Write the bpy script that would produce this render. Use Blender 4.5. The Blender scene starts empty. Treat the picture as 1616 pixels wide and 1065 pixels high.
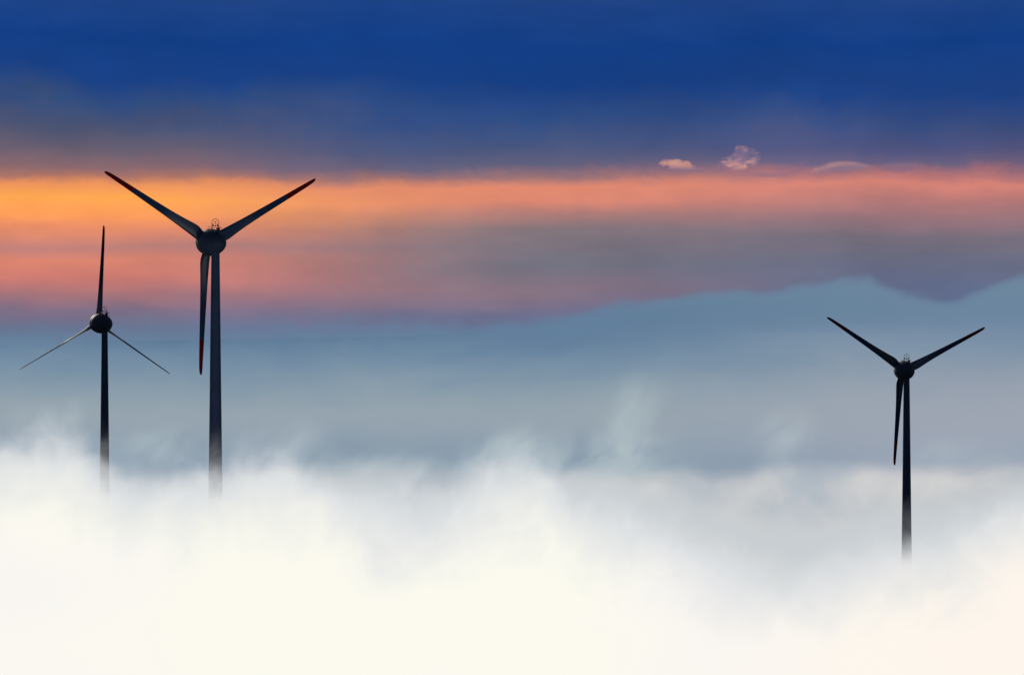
import bpy, bmesh, math, random
from mathutils import Vector, Matrix, noise

random.seed(7)
scene = bpy.context.scene
COL = scene.collection
R = math.radians
FOC = 17955.6            # focal length in photo pixels (a 400 mm lens on 36 mm film, 1616 px wide)
HORIZON = 700.0          # picture row of the horizon


def lin(r, g, b):
    def f(c):
        c /= 255.0
        return c / 12.92 if c <= 0.04045 else ((c + 0.055) / 1.055) ** 2.4
    return (f(r), f(g), f(b), 1.0)


def px_x(x, d):          # lateral metres of photo column x at distance d
    return (x - 808.0) / FOC * d


def px_z(y, d):          # height above the eye of photo row y at distance d
    return (HORIZON - y) / FOC * d


# ---------------------------------------------------------------- node helper
class NT:
    def __init__(self, tree):
        self.t = tree
        tree.nodes.clear()

    def n(self, kind, **kw):
        nd = self.t.nodes.new(kind)
        for k, v in kw.items():
            setattr(nd, k, v)
        return nd

    def link(self, a, b):
        self.t.links.new(a, b)

    def put(self, sock, v):
        if hasattr(v, 'node'):
            self.link(v, sock)
        elif v is not None:
            sock.default_value = v

    def m(self, op, a, b=None, c=None, clamp=False):
        nd = self.n('ShaderNodeMath', operation=op, use_clamp=clamp)
        self.put(nd.inputs[0], a)
        if b is not None:
            self.put(nd.inputs[1], b)
        if c is not None:
            self.put(nd.inputs[2], c)
        return nd.outputs[0]

    def smooth(self, v, lo, hi, a=0.0, b=1.0):
        nd = self.n('ShaderNodeMapRange', interpolation_type='SMOOTHSTEP')
        self.put(nd.inputs[0], v)
        nd.inputs[1].default_value = lo
        nd.inputs[2].default_value = hi
        nd.inputs[3].default_value = a
        nd.inputs[4].default_value = b
        return nd.outputs[0]

    def lerp(self, v, lo, hi, a=0.0, b=1.0):
        nd = self.n('ShaderNodeMapRange', interpolation_type='LINEAR')
        self.put(nd.inputs[0], v)
        nd.inputs[1].default_value = lo
        nd.inputs[2].default_value = hi
        nd.inputs[3].default_value = a
        nd.inputs[4].default_value = b
        return nd.outputs[0]

    def noise(self, vec, scale, detail=3.0, rough=0.5, dist=0.0):
        nd = self.n('ShaderNodeTexNoise')
        self.put(nd.inputs['Vector'], vec)
        nd.inputs['Scale'].default_value = scale
        nd.inputs['Detail'].default_value = detail
        nd.inputs['Roughness'].default_value = rough
        nd.inputs['Distortion'].default_value = dist
        return nd.outputs[0]

    def comb(self, x, y, z):
        nd = self.n('ShaderNodeCombineXYZ')
        self.put(nd.inputs[0], x)
        self.put(nd.inputs[1], y)
        self.put(nd.inputs[2], z)
        return nd.outputs[0]

    def sep(self, v):
        nd = self.n('ShaderNodeSeparateXYZ')
        self.link(v, nd.inputs[0])
        return nd.outputs

    def mixc(self, f, a, b):
        nd = self.n('ShaderNodeMix', data_type='RGBA')
        self.put(nd.inputs[0], f)
        self.put(nd.inputs[6], a)
        self.put(nd.inputs[7], b)
        return nd.outputs[2]

    def ramp(self, v, stops, mode='LINEAR'):
        nd = self.n('ShaderNodeValToRGB')
        cr = nd.color_ramp
        cr.interpolation = mode
        els = cr.elements
        els[0].position, els[0].color = stops[0]
        els[1].position, els[1].color = stops[-1]
        for p, c in stops[1:-1]:
            e = els.new(p)
            e.color = c
        self.put(nd.inputs[0], v)
        return nd.outputs[0]

    def curve(self, v, pts, x0, x1, y0, y1):
        """a smooth curve through pts; both axes are normalised to 0..1 inside the node"""
        nd = self.n('ShaderNodeFloatCurve')
        cm = nd.mapping
        c = cm.curves[0]
        nrm = [((x - x0) / (x1 - x0), (y - y0) / (y1 - y0)) for x, y in pts]
        c.points[0].location = nrm[0]
        c.points[1].location = nrm[-1]
        for q in nrm[1:-1]:
            c.points.new(*q)
        for q in c.points:
            q.handle_type = 'VECTOR'
        cm.update()
        self.put(nd.inputs['Value'], self.lerp(v, x0, x1))
        return self.m('MULTIPLY_ADD', nd.outputs[0], y1 - y0, y0)


# ---------------------------------------------------------------- world
SUN_EL, SUN_AZ = R(20), R(-24)      # azimuth measured from the view axis (+Y), negative = left
world = bpy.data.worlds.new("World")
scene.world = world
world.use_nodes = True
W = NT(world.node_tree)
tc = W.n('ShaderNodeTexCoord')
dx, dy, dz = W.sep(tc.outputs['Generated'])
hyp = W.m('SQRT', W.m('ADD', W.m('MULTIPLY', dx, dx), W.m('MULTIPLY', dy, dy)))
hyp = W.m('MAXIMUM', hyp, 1e-4)
el = W.m('MULTIPLY', W.m('DIVIDE', dz, hyp), FOC / HORIZON)     # 0 at the horizon, 1 at the highest clouds the lens takes in
az = W.m('MULTIPLY', W.m('DIVIDE', dx, hyp), FOC / 808.0)        # -1 .. 1 over the same stretch of sky
front = W.smooth(dy, 0.2, 0.8)
# streaky cloud noise: long in azimuth, thin in elevation
nz1 = W.noise(W.comb(W.m('MULTIPLY', az, 1.1), W.m('MULTIPLY', el, 5.0), 3.1), 1.0, 3.0, 0.5)
nz2 = W.noise(W.comb(W.m('MULTIPLY', az, 5.0), W.m('MULTIPLY', el, 16.0), 7.7), 1.0, 4.0, 0.55)
nz3 = W.noise(W.comb(W.m('MULTIPLY', az, 2.2), W.m('MULTIPLY', el, 2.6), 11.3), 1.0, 3.0, 0.5, 0.4)
nz4 = W.noise(W.comb(W.m('MULTIPLY', az, 9.0), W.m('MULTIPLY', el, 9.0), 21.3), 1.0, 4.0, 0.55, 0.6)
warp = W.m('ADD', W.m('MULTIPLY', W.m('SUBTRACT', nz1, 0.5), 0.045), W.m('MULTIPLY', W.m('SUBTRACT', nz2, 0.5), 0.020))
warp = W.m('ADD', warp, W.m('MULTIPLY', W.m('SUBTRACT', nz4, 0.5), 0.016))
# the dusky lower edge of the blue deck is ragged and soft; the calm bands below are not
nz5 = W.noise(W.comb(W.m('MULTIPLY', az, 2.6), W.m('MULTIPLY', el, 3.4), 41.0), 1.0, 5, 0.55, 0.5)
nz6 = W.noise(W.comb(W.m('MULTIPLY', az, 7.0), W.m('MULTIPLY', el, 12.0), 61.0), 1.0, 5, 0.6, 0.8)
warp = W.m('ADD', warp, W.m('MULTIPLY', W.m('MULTIPLY', W.m('SUBTRACT', nz5, 0.5), 0.15), W.smooth(el, 0.60, 0.74)))
warp = W.m('ADD', warp, W.m('MULTIPLY', W.m('MULTIPLY', W.m('SUBTRACT', nz6, 0.5), 0.042), W.smooth(el, 0.54, 0.60)))
elw = W.m('ADD', el, warp)


def stops(rows):
    out = []
    for y, c in rows:
        out.append(((HORIZON - y) / HORIZON / 1.3, lin(*c)))
    return sorted(out, key=lambda s: s[0])


TOP = [(-190, (60, 80, 120)), (-60, (40, 70, 130)), (0, (30, 67, 134)), (60, (19, 62, 133))]
leftc = stops(TOP + [(115, (26, 64, 132)), (155, (50, 76, 124)), (195, (78, 86, 117)), (235, (108, 97, 114)), (265, (140, 106, 112)), (280, (176, 118, 104)), (294, (240, 150, 94)),
               (315, (255, 168, 82)), (345, (254, 158, 92)), (365, (226, 138, 104)), (392, (190, 128, 122)), (412, (220, 133, 112)),
               (440, (206, 124, 114)), (465, (166, 116, 122)), (490, (128, 112, 135)), (520, (110, 113, 142)), (600, (100, 115, 150))])
midc = stops(TOP + [(130, (22, 62, 130)), (190, (46, 76, 132)), (232, (70, 86, 128)), (262, (96, 96, 126)), (280, (150, 112, 116)), (298, (222, 136, 110)),
              (320, (218, 134, 112)), (340, (174, 123, 118)), (362, (130, 115, 121)), (420, (114, 113, 127)), (455, (136, 115, 128)),
              (478, (126, 112, 134)), (495, (110, 112, 142)), (600, (100, 115, 150))])
rightc = stops(TOP + [(150, (30, 66, 132)), (200, (58, 78, 128)), (240, (84, 86, 128)), (258, (108, 96, 126)), (276, (176, 114, 118)), (290, (216, 132, 119)),
                (312, (188, 124, 121)), (340, (154, 117, 124)), (370, (122, 112, 126)), (410, (107, 110, 132)), (460, (99, 110, 142)),
                (600, (100, 115, 150))])
elr = W.m('DIVIDE', elw, 1.3, clamp=True)
cl, cm_, cr_ = W.ramp(elr, leftc), W.ramp(elr, midc), W.ramp(elr, rightc)
azw = W.m('ADD', az, W.m('MULTIPLY', W.m('SUBTRACT', nz1, 0.5), 0.35))
sky = W.mixc(W.smooth(azw, -0.85, 0.05), cl, cm_)
sky = W.mixc(W.smooth(azw, -0.05, 0.8), sky, cr_)
# soft tonal mottling of the cloud deck
mott = W.m('ADD', W.lerp(nz6, 0.25, 0.75, -0.03, 0.03), W.m('ADD', W.lerp(nz3, 0.25, 0.75, 0.92, 1.08), W.lerp(nz2, 0.25, 0.75, -0.07, 0.07)))
hs = W.n('ShaderNodeVectorMath', operation='SCALE')
W.link(sky, hs.inputs[0])
W.link(mott, hs.inputs['Scale'])
# behind the viewer the evening sky is dim grey blue
back = W.mixc(front, (0.10, 0.13, 0.19, 1.0), hs.outputs[0])
bg = W.n('ShaderNodeBackground')
W.link(back, bg.inputs[0])
bg.inputs[1].default_value = 1.0
nish = W.n('ShaderNodeTexSky', sky_type='NISHITA')
nish.sun_disc = False
nish.sun_elevation = SUN_EL
nish.sun_rotation = SUN_AZ
bg2 = W.n('ShaderNodeBackground')
W.link(nish.outputs[0], bg2.inputs[0])
bg2.inputs[1].default_value = 0.05
mixw = W.n('ShaderNodeMixShader')
W.link(W.smooth(el, 1.5, 9.0), mixw.inputs[0])
W.link(bg.outputs[0], mixw.inputs[1])
W.link(bg2.outputs[0], mixw.inputs[2])
wo = W.n('ShaderNodeOutputWorld')
W.link(mixw.outputs[0], wo.inputs[0])

# ---------------------------------------------------------------- sun and camera
sd = bpy.data.lights.new('sun', 'SUN')
sd.energy = 4.0
sd.angle = R(0.5)
sd.color = (1.0, 0.86, 0.70)
sun = bpy.data.objects.new('sun', sd)
COL.objects.link(sun)
to_sun = Vector((math.sin(SUN_AZ) * math.cos(SUN_EL), math.cos(SUN_AZ) * math.cos(SUN_EL), math.sin(SUN_EL)))
sun.rotation_euler = to_sun.to_track_quat('Z', 'Y').to_euler()
sun.location = to_sun * 500

cd = bpy.data.cameras.new('camera')
cd.lens = 400
cd.sensor_width = 36
cd.clip_start = 0.5
cd.clip_end = 200000
cam = bpy.data.objects.new('camera', cd)
COL.objects.link(cam)
cam.location = (0, 0, 0)
cam.rotation_euler = (R(90) + math.atan((HORIZON - 532.5) / FOC), 0, 0)
scene.camera = cam

# ---------------------------------------------------------------- materials


def mat(name):
    m = bpy.data.materials.new(name)
    m.use_nodes = True
    return m, NT(m.node_tree)


def paint(name, c, rough=0.45, spec=0.35, var=0.25):
    m, T = mat(name)
    tc = T.n('ShaderNodeTexCoord')
    n1 = T.noise(tc.outputs['Object'], 0.35, 5, 0.6)
    n2 = T.noise(tc.outputs['Object'], 3.0, 4, 0.6)
    f = T.m('ADD', T.m('MULTIPLY', n1, 0.6), T.m('MULTIPLY', n2, 0.4))
    a = tuple(x * (1 - var) for x in c) + (1,)
    b = tuple(x * (1 + var) for x in c) + (1,)
    colr = T.mixc(T.lerp(f, 0.3, 0.7), a, b)
    p = T.n('ShaderNodeBsdfPrincipled')
    T.link(colr, p.inputs['Base Color'])
    T.link(T.lerp(n2, 0.3, 0.7, rough - 0.08, rough + 0.08), p.inputs['Roughness'])
    p.inputs['Specular IOR Level'].default_value = spec
    o = T.n('ShaderNodeOutputMaterial')
    T.link(p.outputs[0], o.inputs[0])
    return m


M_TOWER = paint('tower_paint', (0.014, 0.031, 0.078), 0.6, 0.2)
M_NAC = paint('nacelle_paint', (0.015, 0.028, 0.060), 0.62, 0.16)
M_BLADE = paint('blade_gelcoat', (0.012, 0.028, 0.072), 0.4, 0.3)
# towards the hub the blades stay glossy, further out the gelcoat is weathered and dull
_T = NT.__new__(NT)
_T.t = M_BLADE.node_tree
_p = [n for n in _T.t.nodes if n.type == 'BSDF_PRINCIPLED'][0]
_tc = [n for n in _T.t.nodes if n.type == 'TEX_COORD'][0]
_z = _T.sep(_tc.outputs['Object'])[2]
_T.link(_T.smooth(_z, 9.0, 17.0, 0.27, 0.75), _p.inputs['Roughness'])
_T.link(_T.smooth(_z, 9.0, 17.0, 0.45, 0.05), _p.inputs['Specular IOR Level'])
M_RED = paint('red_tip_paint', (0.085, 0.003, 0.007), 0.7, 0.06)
M_METAL = paint('galvanised_metal', (0.03, 0.032, 0.036), 0.45, 0.3)
M_LAMP = paint('red_lamp_lens', (0.25, 0.02, 0.015), 0.2, 0.5)

# ---------------------------------------------------------------- mesh helpers


def mesh_obj(name, bm, material, parent=None, smooth=True, sharp=True):
    me = bpy.data.meshes.new(name)
    bmesh.ops.recalc_face_normals(bm, faces=bm.faces)
    bm.to_mesh(me)
    bm.free()
    me.materials.append(material)
    for p in me.polygons:
        p.use_smooth = smooth
    if smooth and sharp:
        me.set_sharp_from_angle(angle=R(38))
    o = bpy.data.objects.new(name, me)
    COL.objects.link(o)
    if parent:
        o.parent = parent
    return o


def loft(bm, rings, cap=True):
    vs = [[bm.verts.new(p) for p in r] for r in rings]
    n = len(rings[0])
    for a, b in zip(vs, vs[1:]):
        for i in range(n):
            bm.faces.new((a[i], a[(i + 1) % n], b[(i + 1) % n], b[i]))
    if cap:
        bm.faces.new(vs[0][::-1])
        bm.faces.new(vs[-1])


def tube(bm, pts, r, n=8):
    pts = [Vector(p) for p in pts]
    rings = []
    for i, p in enumerate(pts):
        d = (pts[min(i + 1, len(pts) - 1)] - pts[max(i - 1, 0)]).normalized()
        ref = Vector((0, 1, 0)) if abs(d.y) < 0.9 else Vector((1, 0, 0))
        u = d.cross(ref).normalized()
        v = d.cross(u)
        rings.append([p + (u * math.cos(2 * math.pi * k / n) + v * math.sin(2 * math.pi * k / n)) * r for k in range(n)])
    loft(bm, rings)


def box(bm, c, s):
    x, y, z = c
    a, b, h = (q / 2 for q in s)
    lo = [bm.verts.new((x + i * a, y + j * b, z - h)) for i, j in ((-1, -1), (1, -1), (1, 1), (-1, 1))]
    hi = [bm.verts.new((x + i * a, y + j * b, z + h)) for i, j in ((-1, -1), (1, -1), (1, 1), (-1, 1))]
    bm.faces.new(lo[::-1])
    bm.faces.new(hi)
    for i in range(4):
        bm.faces.new((lo[i], lo[(i + 1) % 4], hi[(i + 1) % 4], hi[i]))


def lathe_z(bm, prof, n=48):
    loft(bm, [[(r * math.cos(2 * math.pi * k / n), r * math.sin(2 * math.pi * k / n), z) for k in range(n)] for z, r in prof])


# ---------------------------------------------------------------- ground (one sheet to the horizon)
TURB = [
    # psi (yaw of the rotor away from the viewer, to the left), blade phase, hub x, hub z, hub y, tilt, pitch, label
    dict(psi=0.4419, ph=math.pi + 0.0210, X=-75.57, Z=50.0, Y=2821.7, tau=0.069, pitch=R(4),
         label='large wind turbine with red blade tips against the orange sunset band, blades in a Y'),
    dict(psi=0.5100, ph=0.0225, X=-139.75, Z=40.7, Y=3839.2, tau=0.0857, pitch=R(66),
         label='wind turbine with one blade straight up and two thin blades drooping, beside the larger turbine'),
    dict(psi=0.2667, ph=math.pi + 0.0574, X=134.76, Z=25.4, Y=3928.6, tau=0.0852, pitch=R(4),
         label='wind turbine standing alone in front of the pale blue haze, far from the other two'),
]
OVERHANG = 5.0
HUB_DROP = 2.2      # tower top below the rotor axis
TOWER_H = 82.0
for t in TURB:
    t['bx'] = t['X'] + OVERHANG * math.sin(t['psi'])
    t['by'] = t['Y'] - OVERHANG * math.cos(t['psi'])
    t['bz'] = t['Z'] - HUB_DROP - TOWER_H


def ground_z(x, y):
    r = math.hypot(x, y)
    base = -1.7 - 86.0 * (1 - math.exp(-max(r - 2.0, 0) / 700.0)) if r > 2 else -1.7
    v = Vector((x * 0.0011, y * 0.0011, 0.4))
    base += (noise.noise(v) * 5.0 + noise.noise(v * 4) * 1.5) * min(1, r / 1500)
    wsum, zsum = 0.0, 0.0
    keep = 1.0
    for t in TURB:
        d = math.hypot(x - t['bx'], y - t['by'])
        w = math.exp(-(max(d - 8, 0) / 60.0) ** 2)
        base = base * (1 - w) + t['bz'] * w
    return base


bm = bmesh.new()
radii = [0.0, 1.0, 2.0]
while radii[-1] < 90000:
    radii.append(radii[-1] * 1.10 + 1.0)
NA = 180
rows = []
c0 = bm.verts.new((0, 0, ground_z(0, 0)))
for r in radii[1:]:
    rows.append([bm.verts.new((r * math.cos(2 * math.pi * k / NA), r * math.sin(2 * math.pi * k / NA), ground_z(r * math.cos(2 * math.pi * k / NA), r * math.sin(2 * math.pi * k / NA)))) for k in range(NA)])
for k in range(NA):
    bm.faces.new((c0, rows[0][k], rows[0][(k + 1) % NA]))
for a, b in zip(rows, rows[1:]):
    for k in range(NA):
        bm.faces.new((a[k], b[k], b[(k + 1) % NA], a[(k + 1) % NA]))
M_GROUND, T = mat('grassland')
tcn = T.n('ShaderNodeTexCoord')
gn = T.noise(tcn.outputs['Object'], 0.01, 8, 0.6)
gn2 = T.noise(tcn.outputs['Object'], 0.9, 5, 0.7)
gc = T.mixc(T.lerp(gn, 0.35, 0.65), (0.035, 0.06, 0.02, 1), (0.09, 0.10, 0.045, 1))
gc = T.mixc(T.m('MULTIPLY', gn2, 0.5), gc, (0.03, 0.035, 0.015, 1))
pb = T.n('ShaderNodeBsdfPrincipled')
T.link(gc, pb.inputs['Base Color'])
pb.inputs['Roughness'].default_value = 0.95
go = T.n('ShaderNodeOutputMaterial')
T.link(pb.outputs[0], go.inputs[0])
ground = mesh_obj('ground', bm, M_GROUND)
ground['kind'] = 'structure'

# ---------------------------------------------------------------- wind turbine parts


def tower_mesh():
    bm = bmesh.new()
    prof = [(-1.0, 2.35), (0.0, 2.35)]
    H = TOWER_H
    joints = [H * q for q in (0.26, 0.51, 0.76)]

    def rad(z):
        q = z / H
        return 2.0 + (1.03 - 2.0) * q
    zs = sorted(set([H * i / 24 for i in range(25)] + joints))
    for z in zs:
        r = rad(z)
        if z in joints:     # bolted flange between two sections
            prof += [(z - 0.16, r), (z - 0.14, r + 0.03), (z + 0.14, r + 0.03), (z + 0.16, r)]
        elif z > 0:
            prof.append((z, r))
    prof += [(H + 0.02, 1.25), (H + 0.5, 1.25)]     # yaw bearing
    lathe_z(bm, prof, 40)
    return bm


def nacelle_mesh():
    """egg-shaped housing along local Y; +Y is the rotor side, rotor plane at y = 0"""
    bm = bmesh.new()
    prof = [(-1.05, 3.25), (-1.6, 3.48), (-2.4, 3.5), (-3.3, 3.4), (-4.4, 3.15), (-5.4, 2.8), (-6.4, 2.3), (-7.2, 1.75), (-7.8, 1.1), (-8.1, 0.45), (-8.15, 0.05)]
    n = 56
    rings = []
    for y, r in prof:
        rings.append([(r * math.cos(2 * math.pi * k / n), y, r * (0.94 if y < -3 else 0.97) * math.sin(2 * math.pi * k / n)) for k in range(n)])
    loft(bm, rings)
    return bm


def hub_mesh():
    bm = bmesh.new()
    prof = [(-1.0, 3.2), (-0.6, 3.22), (0.2, 3.1), (1.0, 2.75), (1.7, 2.3), (2.3, 1.75), (2.75, 1.15), (2.98, 0.55), (3.03, 0.05)]
    n = 56
    rings = [[(r * math.cos(2 * math.pi * k / n), y, r * math.sin(2 * math.pi * k / n)) for k in range(n)] for y, r in prof]
    loft(bm, rings)
    return bm


# radius, chord, thickness ratio, twist (deg), share of chord ahead of the axis
STATIONS = [(1.4, 2.2, 0.9, 20, .42), (2.5, 2.5, 0.62, 20, .40), (3.2, 2.8, 0.50, 19, .36), (4.2, 3.02, 0.40, 17, .32), (5.2, 2.98, 0.34, 15, .30), (6.6, 2.76, 0.30, 12.5, .30),
            (8.5, 2.45, 0.27, 10, .30), (11, 2.14, 0.245, 7.5, .30), (14, 1.90, 0.225, 5.5, .30), (17.5, 1.68, 0.21, 3.8, .30), (21, 1.50, 0.20, 2.4, .30),
            (24.2, 1.34, 0.19, 1.3, .30), (24.2, 1.35, 0.19, 1.3, .30), (27.5, 1.18, 0.18, 0.5, .31), (30, 1.04, 0.17, 0, .32), (31.6, 0.92, 0.17, 0, .35), (32.4, 0.76, 0.18, 0, .38),
            (32.85, 0.50, 0.2, 0, .42), (33.05, 0.16, 0.3, 0, .45)]


STATIONS = [(r_, c_, max(t_, 0.27) if r_ > 8 else t_, w_, a_) for r_, c_, t_, w_, a_ in STATIONS]


def blade_ring(st):
    r, c, th, tw, ahead = st
    pts = []
    n = 24
    for k in range(n):
        a = 2 * math.pi * k / n
        x = 0.5 * (1 - math.cos(a))             # 0 leading edge, 1 trailing edge, out and back
        s = 1 if a < math.pi else -1
        if th > 0.9:
            yv = 0.5 * th * math.sin(a)
        else:
            yt = 5 * th * (0.2969 * math.sqrt(x) - 0.126 * x - 0.3516 * x * x + 0.2843 * x ** 3 - 0.1036 * x ** 4)
            yv = s * yt + (0.02 * 4 * x * (1 - x))
        px, py = (x - ahead) * c, yv * c
        t = -R(tw)
        pts.append((px * math.cos(t) - py * math.sin(t), px * math.sin(t) + py * math.cos(t), r))
    return pts


def blade_mesh():
    bm = bmesh.new()
    loft(bm, [blade_ring(s) for s in STATIONS[:12]], cap=False)
    return bm


def tip_mesh():
    bm = bmesh.new()
    rings = [blade_ring(s) for s in STATIONS[12:]]
    loft(bm, rings, cap=False)
    bm.verts.ensure_lookup_table()
    bm.faces.new([bm.verts[len(bm.verts) - 24 + k] for k in range(24)])
    return bm


def sensor_frame_mesh():
    """hoop of tube that shields the wind sensor and lamps, standing on the nacelle roof; origin at its foot"""
    bm = bmesh.new()
    w, h = 0.92, 2.0
    pts = [(-w, 0, -0.5), (-w, 0, h)] + [(-w * math.cos(math.pi * k / 12), 0, h + 0.02 + w * 0.98 * math.sin(math.pi * k / 12)) for k in range(13)] + [(w, 0, h), (w, 0, -0.5)]
    tube(bm, pts, 0.065)
    tube(bm, [(-w, 0, 1.15), (w, 0, 1.15)], 0.07)
    # rear stays
    tube(bm, [(-w, 0, 1.15), (-w * 1.0, -1.0, -0.5)], 0.05)
    tube(bm, [(w, 0, 1.15), (w * 1.0, -1.0, -0.5)], 0.05)
    tube(bm, [(0, 0, 1.15), (0, 0, 1.75)], 0.07)
    return bm


def vane_mesh():
    """wind vane and cup anemometer on the cross bar"""
    bm = bmesh.new()
    tube(bm, [(0, 0, 0), (0, 0, 0.5)], 0.06)
    for k in range(3):
        a = 2 * math.pi * k / 3
        c = Vector((0.24 * math.cos(a), 0.24 * math.sin(a), 0.5))
        tube(bm, [(0, 0, 0.5), c], 0.03)
        lathe = bmesh.ops.create_uvsphere(bm, u_segments=8, v_segments=6, radius=0.10, matrix=Matrix.Translation(c))
    return bm


def lamp_mesh():
    bm = bmesh.new()
    lathe_z(bm, [(0, 0.17), (0.1, 0.17), (0.11, 0.14), (0.42, 0.14), (0.52, 0.09), (0.55, 0.02)], 14)
    return bm


def roof_rail_mesh():
    bm = bmesh.new()
    for x in (-1.35, 1.35):
        tube(bm, [(x, 0.0, 0.75), (x, -2.2, 0.55)], 0.045)
        for y in (0.0, -1.1, -2.2):
            tube(bm, [(x, y, -0.9), (x, y, 0.75 + y * 0.09)], 0.045)
    tube(bm, [(-1.35, -2.2, 0.55), (1.35, -2.2, 0.55)], 0.045)
    return bm


def cooler_mesh():
    bm = bmesh.new()
    box(bm, (0, 0, 0), (0.7, 0.6, 0.9))
    for k in range(4):
        box(bm, (0, -0.32, -0.3 + 0.2 * k), (0.56, 0.06, 0.07))
    return bm


def door_mesh():
    bm = bmesh.new()
    box(bm, (0, 0, 1.1), (0.95, 0.16, 2.2))
    box(bm, (0, -0.10, 2.32), (1.2, 0.3, 0.1))
    return bm


def hatch_mesh():
    bm = bmesh.new()
    box(bm, (0, 0, 0), (1.1, 1.3, 0.12))
    box(bm, (0, -0.2, 0.1), (0.25, 0.06, 0.1))
    return bm


def base_mesh():
    bm = bmesh.new()
    lathe_z(bm, [(-1.5, 5.2), (0.12, 5.2), (0.2, 5.1), (0.2, 2.0)], 40)
    return bm


def yaw_skirt_mesh():
    bm = bmesh.new()
    lathe_z(bm, [(-0.5, 1.2), (0.0, 1.55), (0.9, 1.9), (1.6, 2.1)], 32)
    return bm


def make_turbine(t):
    root = bpy.data.objects.new('wind_turbine', None)
    COL.objects.link(root)
    root.empty_display_size = 5
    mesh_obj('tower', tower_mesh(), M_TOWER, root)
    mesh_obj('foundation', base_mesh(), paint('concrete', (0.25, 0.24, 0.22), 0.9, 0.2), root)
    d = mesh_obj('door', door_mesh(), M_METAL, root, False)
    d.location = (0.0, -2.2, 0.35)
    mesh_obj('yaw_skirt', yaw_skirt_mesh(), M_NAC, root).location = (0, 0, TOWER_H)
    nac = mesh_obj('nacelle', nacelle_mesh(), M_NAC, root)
    ha = mesh_obj('roof_hatch', hatch_mesh(), M_NAC, nac, False)
    ha.location = (0, -4.9, 2.87)
    ha.rotation_euler = (R(15), 0, 0)
    rr = mesh_obj('roof_rail', roof_rail_mesh(), M_METAL, nac)
    rr.location = (0, -3.3, 3.3)
    fr = mesh_obj('sensor_frame', sensor_frame_mesh(), M_METAL, nac)
    fr.location = (0, -4.6, 3.0)
    va = mesh_obj('anemometer', vane_mesh(), M_METAL, nac)
    va.location = (0, -4.6, 4.75)
    for x in (-0.62, 0.62):
        la = mesh_obj('warning_lamp', lamp_mesh(), M_LAMP, nac)
        la.location = (x, -4.6, 4.2)
    co = mesh_obj('cooler_box', cooler_mesh(), M_METAL, nac, False)
    co.location = (0.95, -4.2, 3.25)
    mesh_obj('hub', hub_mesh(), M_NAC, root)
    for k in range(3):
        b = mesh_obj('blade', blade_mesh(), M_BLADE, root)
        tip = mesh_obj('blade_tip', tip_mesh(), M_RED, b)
    return root


def copy_tree(o, parent=None):
    c = o.copy()
    COL.objects.link(c)
    c.parent = parent
    for ch in list(o.children):
        copy_tree(ch, c)
    return c


def pose(root, t):
    root.location = (t['bx'], t['by'], t['bz'])
    root.rotation_euler = (0, 0, t['psi'])
    axis = Matrix.Translation((0, OVERHANG, TOWER_H + HUB_DROP)) @ Matrix.Rotation(t['tau'], 4, 'X')
    i = 0
    for ch in root.children:
        nm = ch.name.split('.')[0]
        if nm in ('nacelle', 'hub'):
            ch.matrix_local = axis
        elif nm == 'blade':
            ang = t['ph'] + i * 2 * math.pi / 3
            i += 1
            ch.matrix_local = axis @ Matrix.Rotation(ang, 4, 'Y') @ Matrix.Rotation(-t['pitch'], 4, 'Z')
    root['label'] = t['label']
    root['category'] = 'wind turbine'
    root['group'] = 'wind turbines rising out of the fog'


proto = make_turbine(TURB[0])
made = [proto] + [copy_tree(proto) for _ in TURB[1:]]
bpy.context.view_layer.update()
for o, t in zip(made, TURB):
    pose(o, t)

# ---------------------------------------------------------------- distant hills
D_HILL = 21000.0
ridge_px = [(-9000, 560), (-4000, 470), (-1500, 540), (-300, 532), (0, 527), (200, 523), (450, 519), (650, 518), (800, 511), (900, 498), (940, 489), (980, 480), (1020, 475), (1060, 472), (1100, 465), (1140, 460), (1175, 459), (1200, 462), (1235, 458), (1262, 450), (1290, 451), (1310, 445),
            (1330, 440), (1350, 442), (1366, 438), (1378, 445), (1400, 455), (1425, 464), (1455, 473), (1485, 480), (1510, 477), (1530, 467), (1556, 459), (1575, 449), (1600, 440), (1616, 433), (1700, 415), (2100, 380), (4000, 480), (9000, 540)]


def interp(pts, x):
    if x <= pts[0][0]:
        return pts[0][1]
    for (a, b), (c, d) in zip(pts, pts[1:]):
        if x <= c:
            u = (x - a) / (c - a)
            return b + (d - b) * u
    return pts[-1][1]


bm = bmesh.new()
NX, NY = 700, 22
grid = []
xs = []
for i in range(NX + 1):
    q = 2 * i / NX - 1
    xs.append(math.copysign(abs(q) ** 1.8, q) * 9000)
for j in range(NY + 1):
    v = j / NY
    y = D_HILL - 2600 + 6500 * v
    row = []
    for x in xs:
        px = 808 + x / D_HILL * FOC
        top = px_z(interp(ridge_px, px) + 14, D_HILL) + 65
        crest = 0.4       # the crest runs along D_HILL
        q = (v - crest) / (crest if v < crest else (1 - crest))
        prof = max(0.0, 1 - abs(q) ** 1.5)
        nn = noise.fractal(Vector((x * 0.004, y * 0.002, 1.7)), 0.9, 2.1, 6)
        z = -70 + (top + 5) * prof + nn * (13 + 22 * (1 - prof) * prof * 4) * (0.35 if prof > 0.97 else 1)
        row.append(bm.verts.new((x, y, z)))
    grid.append(row)
for a, b in zip(grid, grid[1:]):
    for i in range(NX):
        bm.faces.new((a[i], a[i + 1], b[i + 1], b[i]))
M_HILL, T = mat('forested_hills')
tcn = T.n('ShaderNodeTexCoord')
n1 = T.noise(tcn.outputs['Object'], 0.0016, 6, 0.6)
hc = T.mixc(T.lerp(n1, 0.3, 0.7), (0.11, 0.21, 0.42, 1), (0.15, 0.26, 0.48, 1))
dn = T.n('ShaderNodeBsdfDiffuse')
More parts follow.
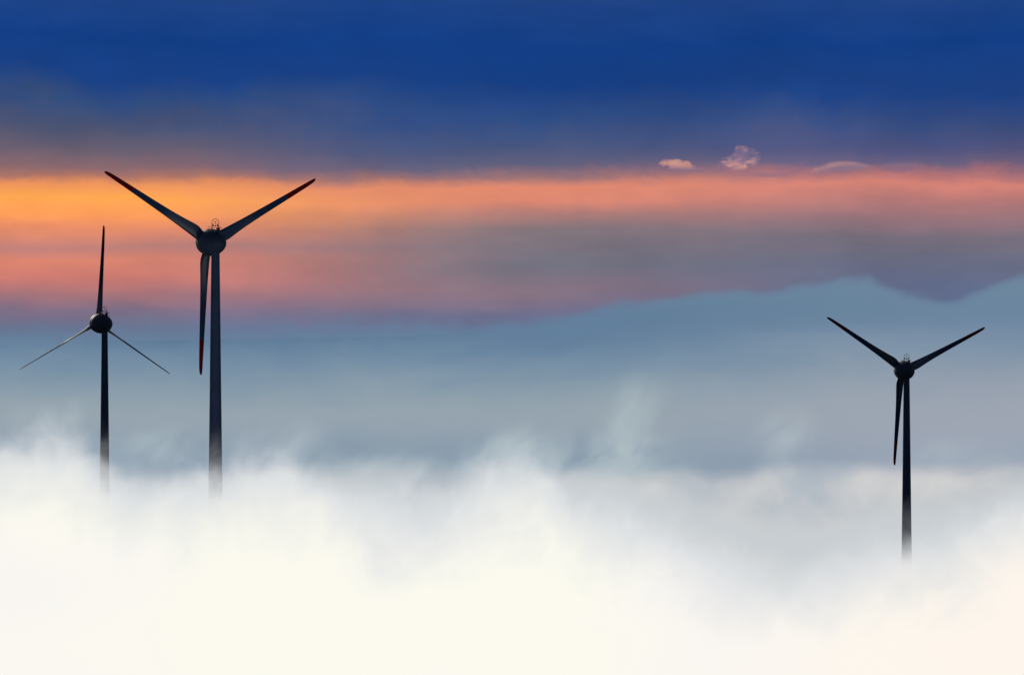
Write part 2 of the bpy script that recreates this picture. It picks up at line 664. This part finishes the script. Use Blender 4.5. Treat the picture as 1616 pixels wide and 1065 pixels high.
T.link(hc, dn.inputs[0])
o = T.n('ShaderNodeOutputMaterial')
T.link(dn.outputs[0], o.inputs[0])
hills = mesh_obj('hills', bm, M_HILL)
hills['kind'] = 'structure'

# ---------------------------------------------------------------- fog, haze and clouds (real volumes)


def volume_mat(name, build, step_rate):
    """build(T, x, y, z) -> (density socket, colour socket); absorbs and emits a set colour in place of scattered light"""
    m, T = mat(name)
    geo = T.n('ShaderNodeNewGeometry')
    x, y, z = T.sep(geo.outputs['Position'])
    dens, colr = build(T, x, y, z)
    ab = T.n('ShaderNodeVolumeAbsorption')
    ab.inputs[0].default_value = (0, 0, 0, 1)
    T.link(dens, ab.inputs['Density'])
    em = T.n('ShaderNodeEmission')  # added glow stands in for daylight scattered by the droplets
    T.put(em.inputs[0], colr)
    T.link(dens, em.inputs[1])
    add = T.n('ShaderNodeAddShader')
    T.link(ab.outputs[0], add.inputs[0])
    T.link(em.outputs[0], add.inputs[1])
    o = T.n('ShaderNodeOutputMaterial')
    T.link(add.outputs[0], o.inputs['Volume'])
    m.cycles.volume_step_rate = step_rate
    return m


def bank_mesh(profile, d, y0, y1, half, zlow, margin):
    """closed prism whose top follows the fog's own crest line plus a margin for its thin upper edge"""
    bm = bmesh.new()
    n = 120
    tops = []
    for i in range(n + 1):
        x = -half + 2 * half * i / n
        px = 808 + x / d * FOC
        tops.append((x, px_z(interp(profile, px), d) + margin))
    rows = []
    for y in (y0, y1):
        rows.append(([bm.verts.new((x, y, zlow)) for x, _ in tops], [bm.verts.new((x, y, z)) for x, z in tops]))
    (l0, t0), (l1, t1) = rows
    for i in range(n):
        bm.faces.new((l0[i], l0[i + 1], t0[i + 1], t0[i]))
        bm.faces.new((l1[i], t1[i], t1[i + 1], l1[i + 1]))
        bm.faces.new((t0[i], t0[i + 1], t1[i + 1], t1[i]))
        bm.faces.new((l0[i], l1[i], l1[i + 1], l0[i + 1]))
    bm.faces.new((l0[0], t0[0], t1[0], l1[0]))
    bm.faces.new((l0[n], l1[n], t1[n], t0[n]))
    return bm


# near fog bank, just in front of the turbines
D_NEAR = 2640.0
near_px = [(-1200, 720), (-500, 690), (-100, 700), (0, 692), (60, 670), (115, 678), (160, 712), (210, 746), (260, 740), (300, 752), (345, 744), (400, 722), (470, 730), (540, 764), (620, 776), (690, 772), (750, 752), (810, 742),
           (890, 762), (970, 790), (1040, 825), (1110, 858), (1200, 877), (1290, 886), (1380, 884), (1440, 868), (1500, 845), (1560, 812), (1616, 790), (1800, 760), (2300, 720), (2900, 730)]


def near_fog(T, x, y, z):
    xs0, xs1 = px_x(-1200, D_NEAR), px_x(2900, D_NEAR)
    pts = [(px_x(a, D_NEAR), px_z(b, D_NEAR)) for a, b in near_px]
    top = T.curve(x, pts, xs0, xs1, -60.0, 20.0)
    lean = T.m('SUBTRACT', x, T.m('MULTIPLY', z, 0.12))               # wisps trail to the right as they rise
    yy = T.m('MULTIPLY', y, 0.07)
    big = T.noise(T.comb(lean, yy, T.m('MULTIPLY', z, 0.9)), 0.040, 4, 0.55, 0.6)
    fine = T.noise(T.comb(lean, T.m('MULTIPLY', y, 0.10), T.m('MULTIPLY', z, 0.9)), 0.13, 6, 0.62, 1.0)
    h = T.m('SUBTRACT', top, z)                                       # metres below the crest
    h = T.m('ADD', h, T.m('MULTIPLY', T.m('SUBTRACT', big, 0.5), 30.0))
    h = T.m('ADD', h, T.m('MULTIPLY', T.m('SUBTRACT', fine, 0.5), 17.0))
    d = T.smooth(h, -11.0, 27.0)
    d = T.m('MULTIPLY', T.m('POWER', d, 2.3), 0.11)
    tone = T.noise(T.comb(T.m('MULTIPLY', x, 1.0), T.m('MULTIPLY', y, 0.1), T.m('MULTIPLY', z, 1.6)), 0.014, 2, 0.5)
    c = T.mixc(T.smooth(tone, 0.38, 0.62), lin(249, 246, 242), lin(252, 250, 239))
    c = T.mixc(T.smooth(x, 20, 110), c, lin(254, 246, 236))
    # the thin crest is a little greyer than the deep fog
    c = T.mixc(T.smooth(h, -3.0, 24.0), lin(216, 221, 226), c)
    return d, c


NEAR_Y = (2570.0, 2720.0)
fog = mesh_obj('fog_bank', bank_mesh(near_px, D_NEAR, *NEAR_Y, 300.0, -100.0, 15.0), volume_mat('near_fog', near_fog, 0.8), None, False)
fog['kind'] = 'structure'

# far fog sea
D_FAR = 7000.0
far_px = [(-1500, 740), (0, 748), (300, 742), (480, 735), (640, 733), (740, 737), (880, 742), (960, 744), (1060, 737), (1120, 739), (1180, 738), (1215, 731), (1250, 725), (1300, 728), (1370, 730), (1450, 735), (1540, 733), (1616, 728), (2000, 732), (3200, 736)]


def gauss(T, v, c, s):
    q = T.m('DIVIDE', T.m('SUBTRACT', v, c), s)
    return T.m('EXPONENT', T.m('MULTIPLY', T.m('MULTIPLY', q, q), -1.0))


def far_fog(T, x, y, z):
    xs0, xs1 = px_x(-1500, D_FAR), px_x(3200, D_FAR)
    pts = [(px_x(a, D_FAR), px_z(b, D_FAR)) for a, b in far_px]
    top = T.curve(x, pts, xs0, xs1, -60.0, 20.0)
    big = T.noise(T.comb(x, T.m('MULTIPLY', y, 0.08), T.m('MULTIPLY', z, 1.4)), 0.017, 6, 0.62, 0.6)
    h = T.m('SUBTRACT', top, z)
    hh = T.m('ADD', h, T.m('MULTIPLY', T.m('SUBTRACT', big, 0.5), 16.0))
    d = T.m('MULTIPLY', T.m('POWER', T.smooth(hh, -6.0, 20.0), 1.5), 0.016)
    # patchy lower part
    d = T.m('MULTIPLY', d, T.smooth(big, 0.25, 0.62, 0.30, 1.0))
    # less of it toward the left, where the bank thins out
    d = T.m('MULTIPLY', d, T.smooth(x, px_x(520, D_FAR), px_x(1180, D_FAR), 0.04, 1.0))
    tone = T.noise(T.comb(x, T.m('MULTIPLY', y, 0.05), T.m('MULTIPLY', z, 0.9)), 0.016, 4, 0.6, 0.3)
    c = T.mixc(T.smooth(tone, 0.35, 0.65), lin(178, 187, 196), lin(212, 211, 210))
    c = T.mixc(T.smooth(h, 20.0, 60.0), c, lin(213, 214, 215))
    return d, c


far = mesh_obj('fog_sea', bank_mesh(far_px, D_FAR, 6800.0, 7200.0, 1500.0, -105.0, 9.0), volume_mat('far_fog', far_fog, 0.7), None, False)
far['kind'] = 'structure'

# middle fog, in the hollow behind the lone turbine
D_MID = 4700.0
mid_px = [(-1500, 750), (0, 758), (130, 774), (240, 788), (340, 776), (500, 764), (800, 766), (1000, 795), (1150, 828), (1300, 842), (1400, 832), (1500, 815), (1616, 800), (2000, 780), (3200, 770)]


def mid_fog(T, x, y, z):
    xs0, xs1 = px_x(-1500, D_MID), px_x(3200, D_MID)
    pts = [(px_x(a, D_MID), px_z(b, D_MID)) for a, b in mid_px]
    top = T.curve(x, pts, xs0, xs1, -80.0, 20.0)
    big = T.noise(T.comb(T.m('SUBTRACT', x, T.m('MULTIPLY', z, 0.3)), T.m('MULTIPLY', y, 0.08), T.m('MULTIPLY', z, 0.8)), 0.028, 6, 0.62, 0.6)
    h = T.m('ADD', T.m('SUBTRACT', top, z), T.m('MULTIPLY', T.m('SUBTRACT', big, 0.5), 44.0))
    d = T.m('MULTIPLY', T.m('POWER', T.smooth(h, -14.0, 24.0), 1.6), 0.045)
    c = T.mixc(T.smooth(h, 0.0, 34.0), lin(199, 205, 209), lin(235, 233, 230))
    return d, c


mid = mesh_obj('fog_hollow', bank_mesh(mid_px, D_MID, 4550.0, 4850.0, 700.0, -105.0, 26.0), volume_mat('mid_fog', mid_fog, 0.7), None, False)
mid['kind'] = 'structure'

# rising wisps of mist over the gap between the two banks
D_W = 5200.0


def wisps(T, x, y, z):
    # lean: the plumes drift to the right as they rise
    n = T.noise(T.comb(T.m('SUBTRACT', x, T.m('MULTIPLY', z, 0.5)), T.m('MULTIPLY', y, 0.06), T.m('MULTIPLY', z, 0.75)), 0.050, 5, 0.58, 0.5)
    n = T.smooth(n, 0.32, 0.72)
    parts = None
    for cx, cy, sx, sy, lean, k in ((980, 700, 62, 52, 0.2, 0.85), (1004, 640, 34, 36, 0.2, 0.55), (900, 735, 130, 32, 0.2, 0.8), (1240, 695, 40, 40, 0.15, 0.6), (1500, 720, 90, 26, 0.1, 0.4), (800, 712, 60, 34, 0.3, 0.7), (600, 742, 95, 22, 0, 0.8), (440, 700, 60, 30, 0.2, 0.6), (250, 705, 60, 30, 0.2, 0.6), (90, 660, 60, 26, 0.3, 0.5)):
        X, Z = px_x(cx, D_W), px_z(cy, D_W)
        SX, SZ = sx / FOC * D_W, sy / FOC * D_W
        xl = T.m('SUBTRACT', x, T.m('MULTIPLY', T.m('SUBTRACT', z, Z), lean))
        g = T.m('MULTIPLY', T.m('MULTIPLY', gauss(T, xl, X, SX), gauss(T, z, Z, SZ)), k)
        parts = g if parts is None else T.m('ADD', parts, g)
    d = T.m('MULTIPLY', T.m('MULTIPLY', T.m('SUBTRACT', parts, 0.03), n, clamp=True), 0.009)
    return d, lin(186, 200, 204)


bm = bmesh.new()
box(bm, (0, D_W, 2), (520, 160, 70))
mist = mesh_obj('mist', bm, volume_mat('mist_wisps', wisps, 0.8), None, False)
mist['kind'] = 'structure'

# haze in front of the hills
def haze(T, x, y, z):
    D = 15000.0
    n = T.noise(T.comb(x, T.m('MULTIPLY', y, 0.2), T.m('MULTIPLY', z, 3.5)), 0.0022, 4, 0.55, 0.4)
    n2 = T.noise(T.comb(x, T.m('MULTIPLY', y, 0.2), T.m('MULTIPLY', z, 2.4)), 0.008, 5, 0.6, 0.8)
    w = T.m('ADD', T.m('MULTIPLY', T.m('SUBTRACT', n, 0.5), 60.0), T.m('MULTIPLY', T.m('SUBTRACT', n2, 0.5), 46.0))
    zz = T.m('ADD', z, w)
    zl = T.m('SUBTRACT', zz, T.smooth(x, 50.0, 650.0, 0.0, 22.0))
    # thin veil that reaches just to the crest of the hills behind
    pts = [(px_x(a, D), px_z(b, D)) for a, b in ridge_px if -1500 <= a <= 2100]
    top = T.curve(x, pts, px_x(-1500, D), px_x(2100, D), 50.0, 300.0)
    h = T.m('SUBTRACT', top, T.m('ADD', z, T.m('MULTIPLY', T.m('SUBTRACT', n2, 0.5), 16.0)))
    h = T.m('MULTIPLY', h, T.smooth(x, -250.0, 250.0, 0.26, 1.0))
    n3 = T.noise(T.comb(x, T.m('MULTIPLY', y, 0.1), T.m('MULTIPLY', z, 1.6)), 0.028, 5, 0.62, 0.5)
    h = T.m('ADD', h, T.m('MULTIPLY', T.m('SUBTRACT', n3, 0.5), 20.0))
    veil = T.m('MULTIPLY', T.smooth(h, -6.0, 13.0), 0.0058)
    body = T.m('MULTIPLY', T.smooth(zz, px_z(510, D), px_z(585, D)), 0.005)
    d = T.m('ADD', veil, body)
    pz = lambda r: (px_z(r, D) + 40.0) / 360.0
    st = sorted([(pz(r), lin(*c)) for r, c in ((420, (104, 134, 158)), (480, (98, 128, 155)), (530, (98, 127, 156)), (560, (114, 140, 164)), (600, (133, 154, 170)), (640, (152, 166, 175)),
                                              (670, (149, 163, 175)), (705, (138, 156, 172)), (735, (130, 151, 170)), (760, (134, 152, 170)))])
    left = T.ramp(T.m('DIVIDE', T.m('ADD', zz, 40.0), 360.0), st, 'B_SPLINE')
    st = sorted([(pz(r), lin(*c)) for r, c in ((420, (112, 138, 160)), (480, (107, 134, 159)), (520, (115, 139, 165)), (560, (130, 150, 170)), (600, (146, 158, 173)), (640, (157, 165, 178)),
                                              (690, (160, 167, 181)), (735, (150, 163, 181)), (760, (150, 160, 178)))])
    right = T.ramp(T.m('DIVIDE', T.m('ADD', zz, 40.0), 360.0), st, 'B_SPLINE')
    c = T.mixc(T.smooth(x, 50.0, 620.0), left, right)
    return d, c


bm = bmesh.new()
box(bm, (0, 15000.0, 80), (9000, 500, 360))
hz = mesh_obj('haze', bm, volume_mat('valley_haze', haze, 0.2), None, False)
hz['kind'] = 'structure'

# small clouds above the orange band, their sunlit look put into the emission
D_C = 42000.0
CLOUDS = [
    # photo column, row, half width, half height, kind, density, tint bright, tint dark, label
    (1068, 265, 36, 13, 0, 1.0, (236, 166, 142), (140, 112, 136), 'small lens-shaped orange cloud with a bright upper edge'),
    (1165, 249, 34, 16, 1, 1.7, (236, 168, 146), (128, 108, 138), 'small ragged pink cloud with a torn wispy top'),
    (1215, 273, 36, 7, 2, 0.55, (162, 116, 130), (126, 106, 132), 'faint low mauve cloud just above the orange band, under the ragged cloud'),
    (1328, 267, 56, 11, 3, 0.8, (196, 146, 142), (140, 116, 136), 'long thin mauve cloud arching above the orange band'),
    (1422, 262, 44, 10, 2, 0.4, (132, 110, 136), (110, 100, 134), 'very faint grey mauve cloud beside the long arching one'),
    (1104, 267, 12, 5, 2, 0.5, (150, 116, 136), (124, 106, 134), 'tiny faint cloud puff beside the lens-shaped cloud'),
]


def cloud_mat(kind, k, bright, dark, seed, hw):
    m, T = mat('glowing_cloud')
    tc = T.n('ShaderNodeTexCoord')
    x, y, z = T.sep(tc.outputs['Object'])           # unit sphere space
    asp = {0: 0.36, 1: 0.55, 2: 0.22, 3: 0.25}[kind]
    v = T.comb(T.m('MULTIPLY', x, 1.0), T.m('ADD', T.m('MULTIPLY', y, 0.12), seed), T.m('MULTIPLY', z, asp * 1.6))
    n = T.noise(v, {0: 3.2, 1: 1.8, 2: 2.2, 3: 1.6}[kind], 5, 0.6, 0.3)
    if kind == 0:
        # lens: straight bright crest from the left, hanging belly on the right
        zc = T.m('SUBTRACT', z, T.m('SUBTRACT', 0.28, T.m('MULTIPLY', x, 0.55)))
        q = T.m('ADD', T.m('MULTIPLY', T.m('MULTIPLY', zc, zc), 3.2), T.m('MULTIPLY', x, x))
    elif kind == 3:
        arch = T.m('SUBTRACT', 0.45, T.m('MULTIPLY', T.m('MULTIPLY', T.m('SUBTRACT', x, 0.25), T.m('SUBTRACT', x, 0.25)), 0.95))
        zc = T.m('SUBTRACT', z, arch)
        q = T.m('ADD', T.m('MULTIPLY', T.m('MULTIPLY', zc, zc), 1.7), T.m('MULTIPLY', x, x))
    elif kind == 1:
        # flat bright foot, tall torn right half, low left shoulder
        lift = T.m('MULTIPLY', T.smooth(x, -0.6, 0.35), 0.9)
        zc = T.m('DIVIDE', T.m('ADD', z, 0.62), T.m('ADD', lift, 0.45))
        zc = T.m('SUBTRACT', zc, 0.45)
        q = T.m('ADD', T.m('MULTIPLY', T.m('MULTIPLY', zc, zc), 0.75), T.m('MULTIPLY', x, x))
    else:
        zc = T.m('ADD', z, 0.2)
        q = T.m('ADD', T.m('MULTIPLY', T.m('MULTIPLY', zc, zc), 1.4), T.m('MULTIPLY', x, x))
    fall = T.m('SUBTRACT', 1.0, T.m('ADD', q, T.m('MULTIPLY', T.m('SUBTRACT', n, 0.5), {0: -3.6, 1: -4.2, 2: -2.2, 3: -2.2}[kind])))
    rim = T.m('SUBTRACT', 1.0, T.m('ADD', T.m('ADD', T.m('MULTIPLY', x, x), T.m('MULTIPLY', y, y)), T.m('MULTIPLY', z, z)))
    d = T.m('MULTIPLY', T.smooth(fall, 0.0, 0.9), T.smooth(rim, 0.0, 0.6))
    d = T.m('MULTIPLY', d, 1.8 * k / hw)
    if kind == 0:
        f = T.smooth(T.m('SUBTRACT', T.m('MULTIPLY', zc, 0.9), T.m('MULTIPLY', x, 0.5)), -0.55, 0.25)
    elif kind == 1:
        f = T.smooth(T.m('ADD', z, T.m('MULTIPLY', T.m('ABSOLUTE', T.m('ADD', x, 0.15)), 0.6)), 0.0, -0.6)
        f = T.m('ADD', T.m('MULTIPLY', f, 0.65), T.smooth(n, 0.48, 0.62, 0.0, 0.5), clamp=True)
    else:
        f = T.smooth(zc, -0.3, 0.3)
    c = T.mixc(f, lin(*dark), lin(*bright))  # painted light: sunlit and shaded tints mixed into the glow
    ab = T.n('ShaderNodeVolumeAbsorption')
    ab.inputs[0].default_value = (0, 0, 0, 1)
    T.link(d, ab.inputs['Density'])
    em = T.n('ShaderNodeEmission')
    T.link(c, em.inputs[0])
    T.link(d, em.inputs[1])
    add = T.n('ShaderNodeAddShader')
    T.link(ab.outputs[0], add.inputs[0])
    T.link(em.outputs[0], add.inputs[1])
    o = T.n('ShaderNodeOutputMaterial')
    T.link(add.outputs[0], o.inputs['Volume'])
    m.cycles.volume_step_rate = 0.8
    return m


for i, (cx, cy, hw, hh, kind, k, br, dk, lab) in enumerate(CLOUDS):
    bm = bmesh.new()
    bmesh.ops.create_icosphere(bm, subdivisions=3, radius=1.0)
    s = D_C / FOC
    me_o = mesh_obj('cloud', bm, cloud_mat(kind, k, br, dk, 3.7 * i + 1.3, hw * s), None, True)
    me_o.location = (px_x(cx, D_C), D_C, px_z(cy, D_C))
    me_o.scale = (hw * s * 1.15, hw * s * 0.5, hh * s * 1.35)
    me_o['label'] = lab
    me_o['category'] = 'cloud'
    me_o['group'] = 'small clouds above the sunset band'

# ---------------------------------------------------------------- render settings
scene.view_settings.view_transform = 'Standard'
scene.view_settings.look = 'None'
scene.view_settings.exposure = 0
scene.cycles.use_denoising = True
scene.cycles.max_bounces = 4
scene.cycles.volume_bounces = 0
scene.cycles.transparent_max_bounces = 24
scene.cycles.volume_max_steps = 256
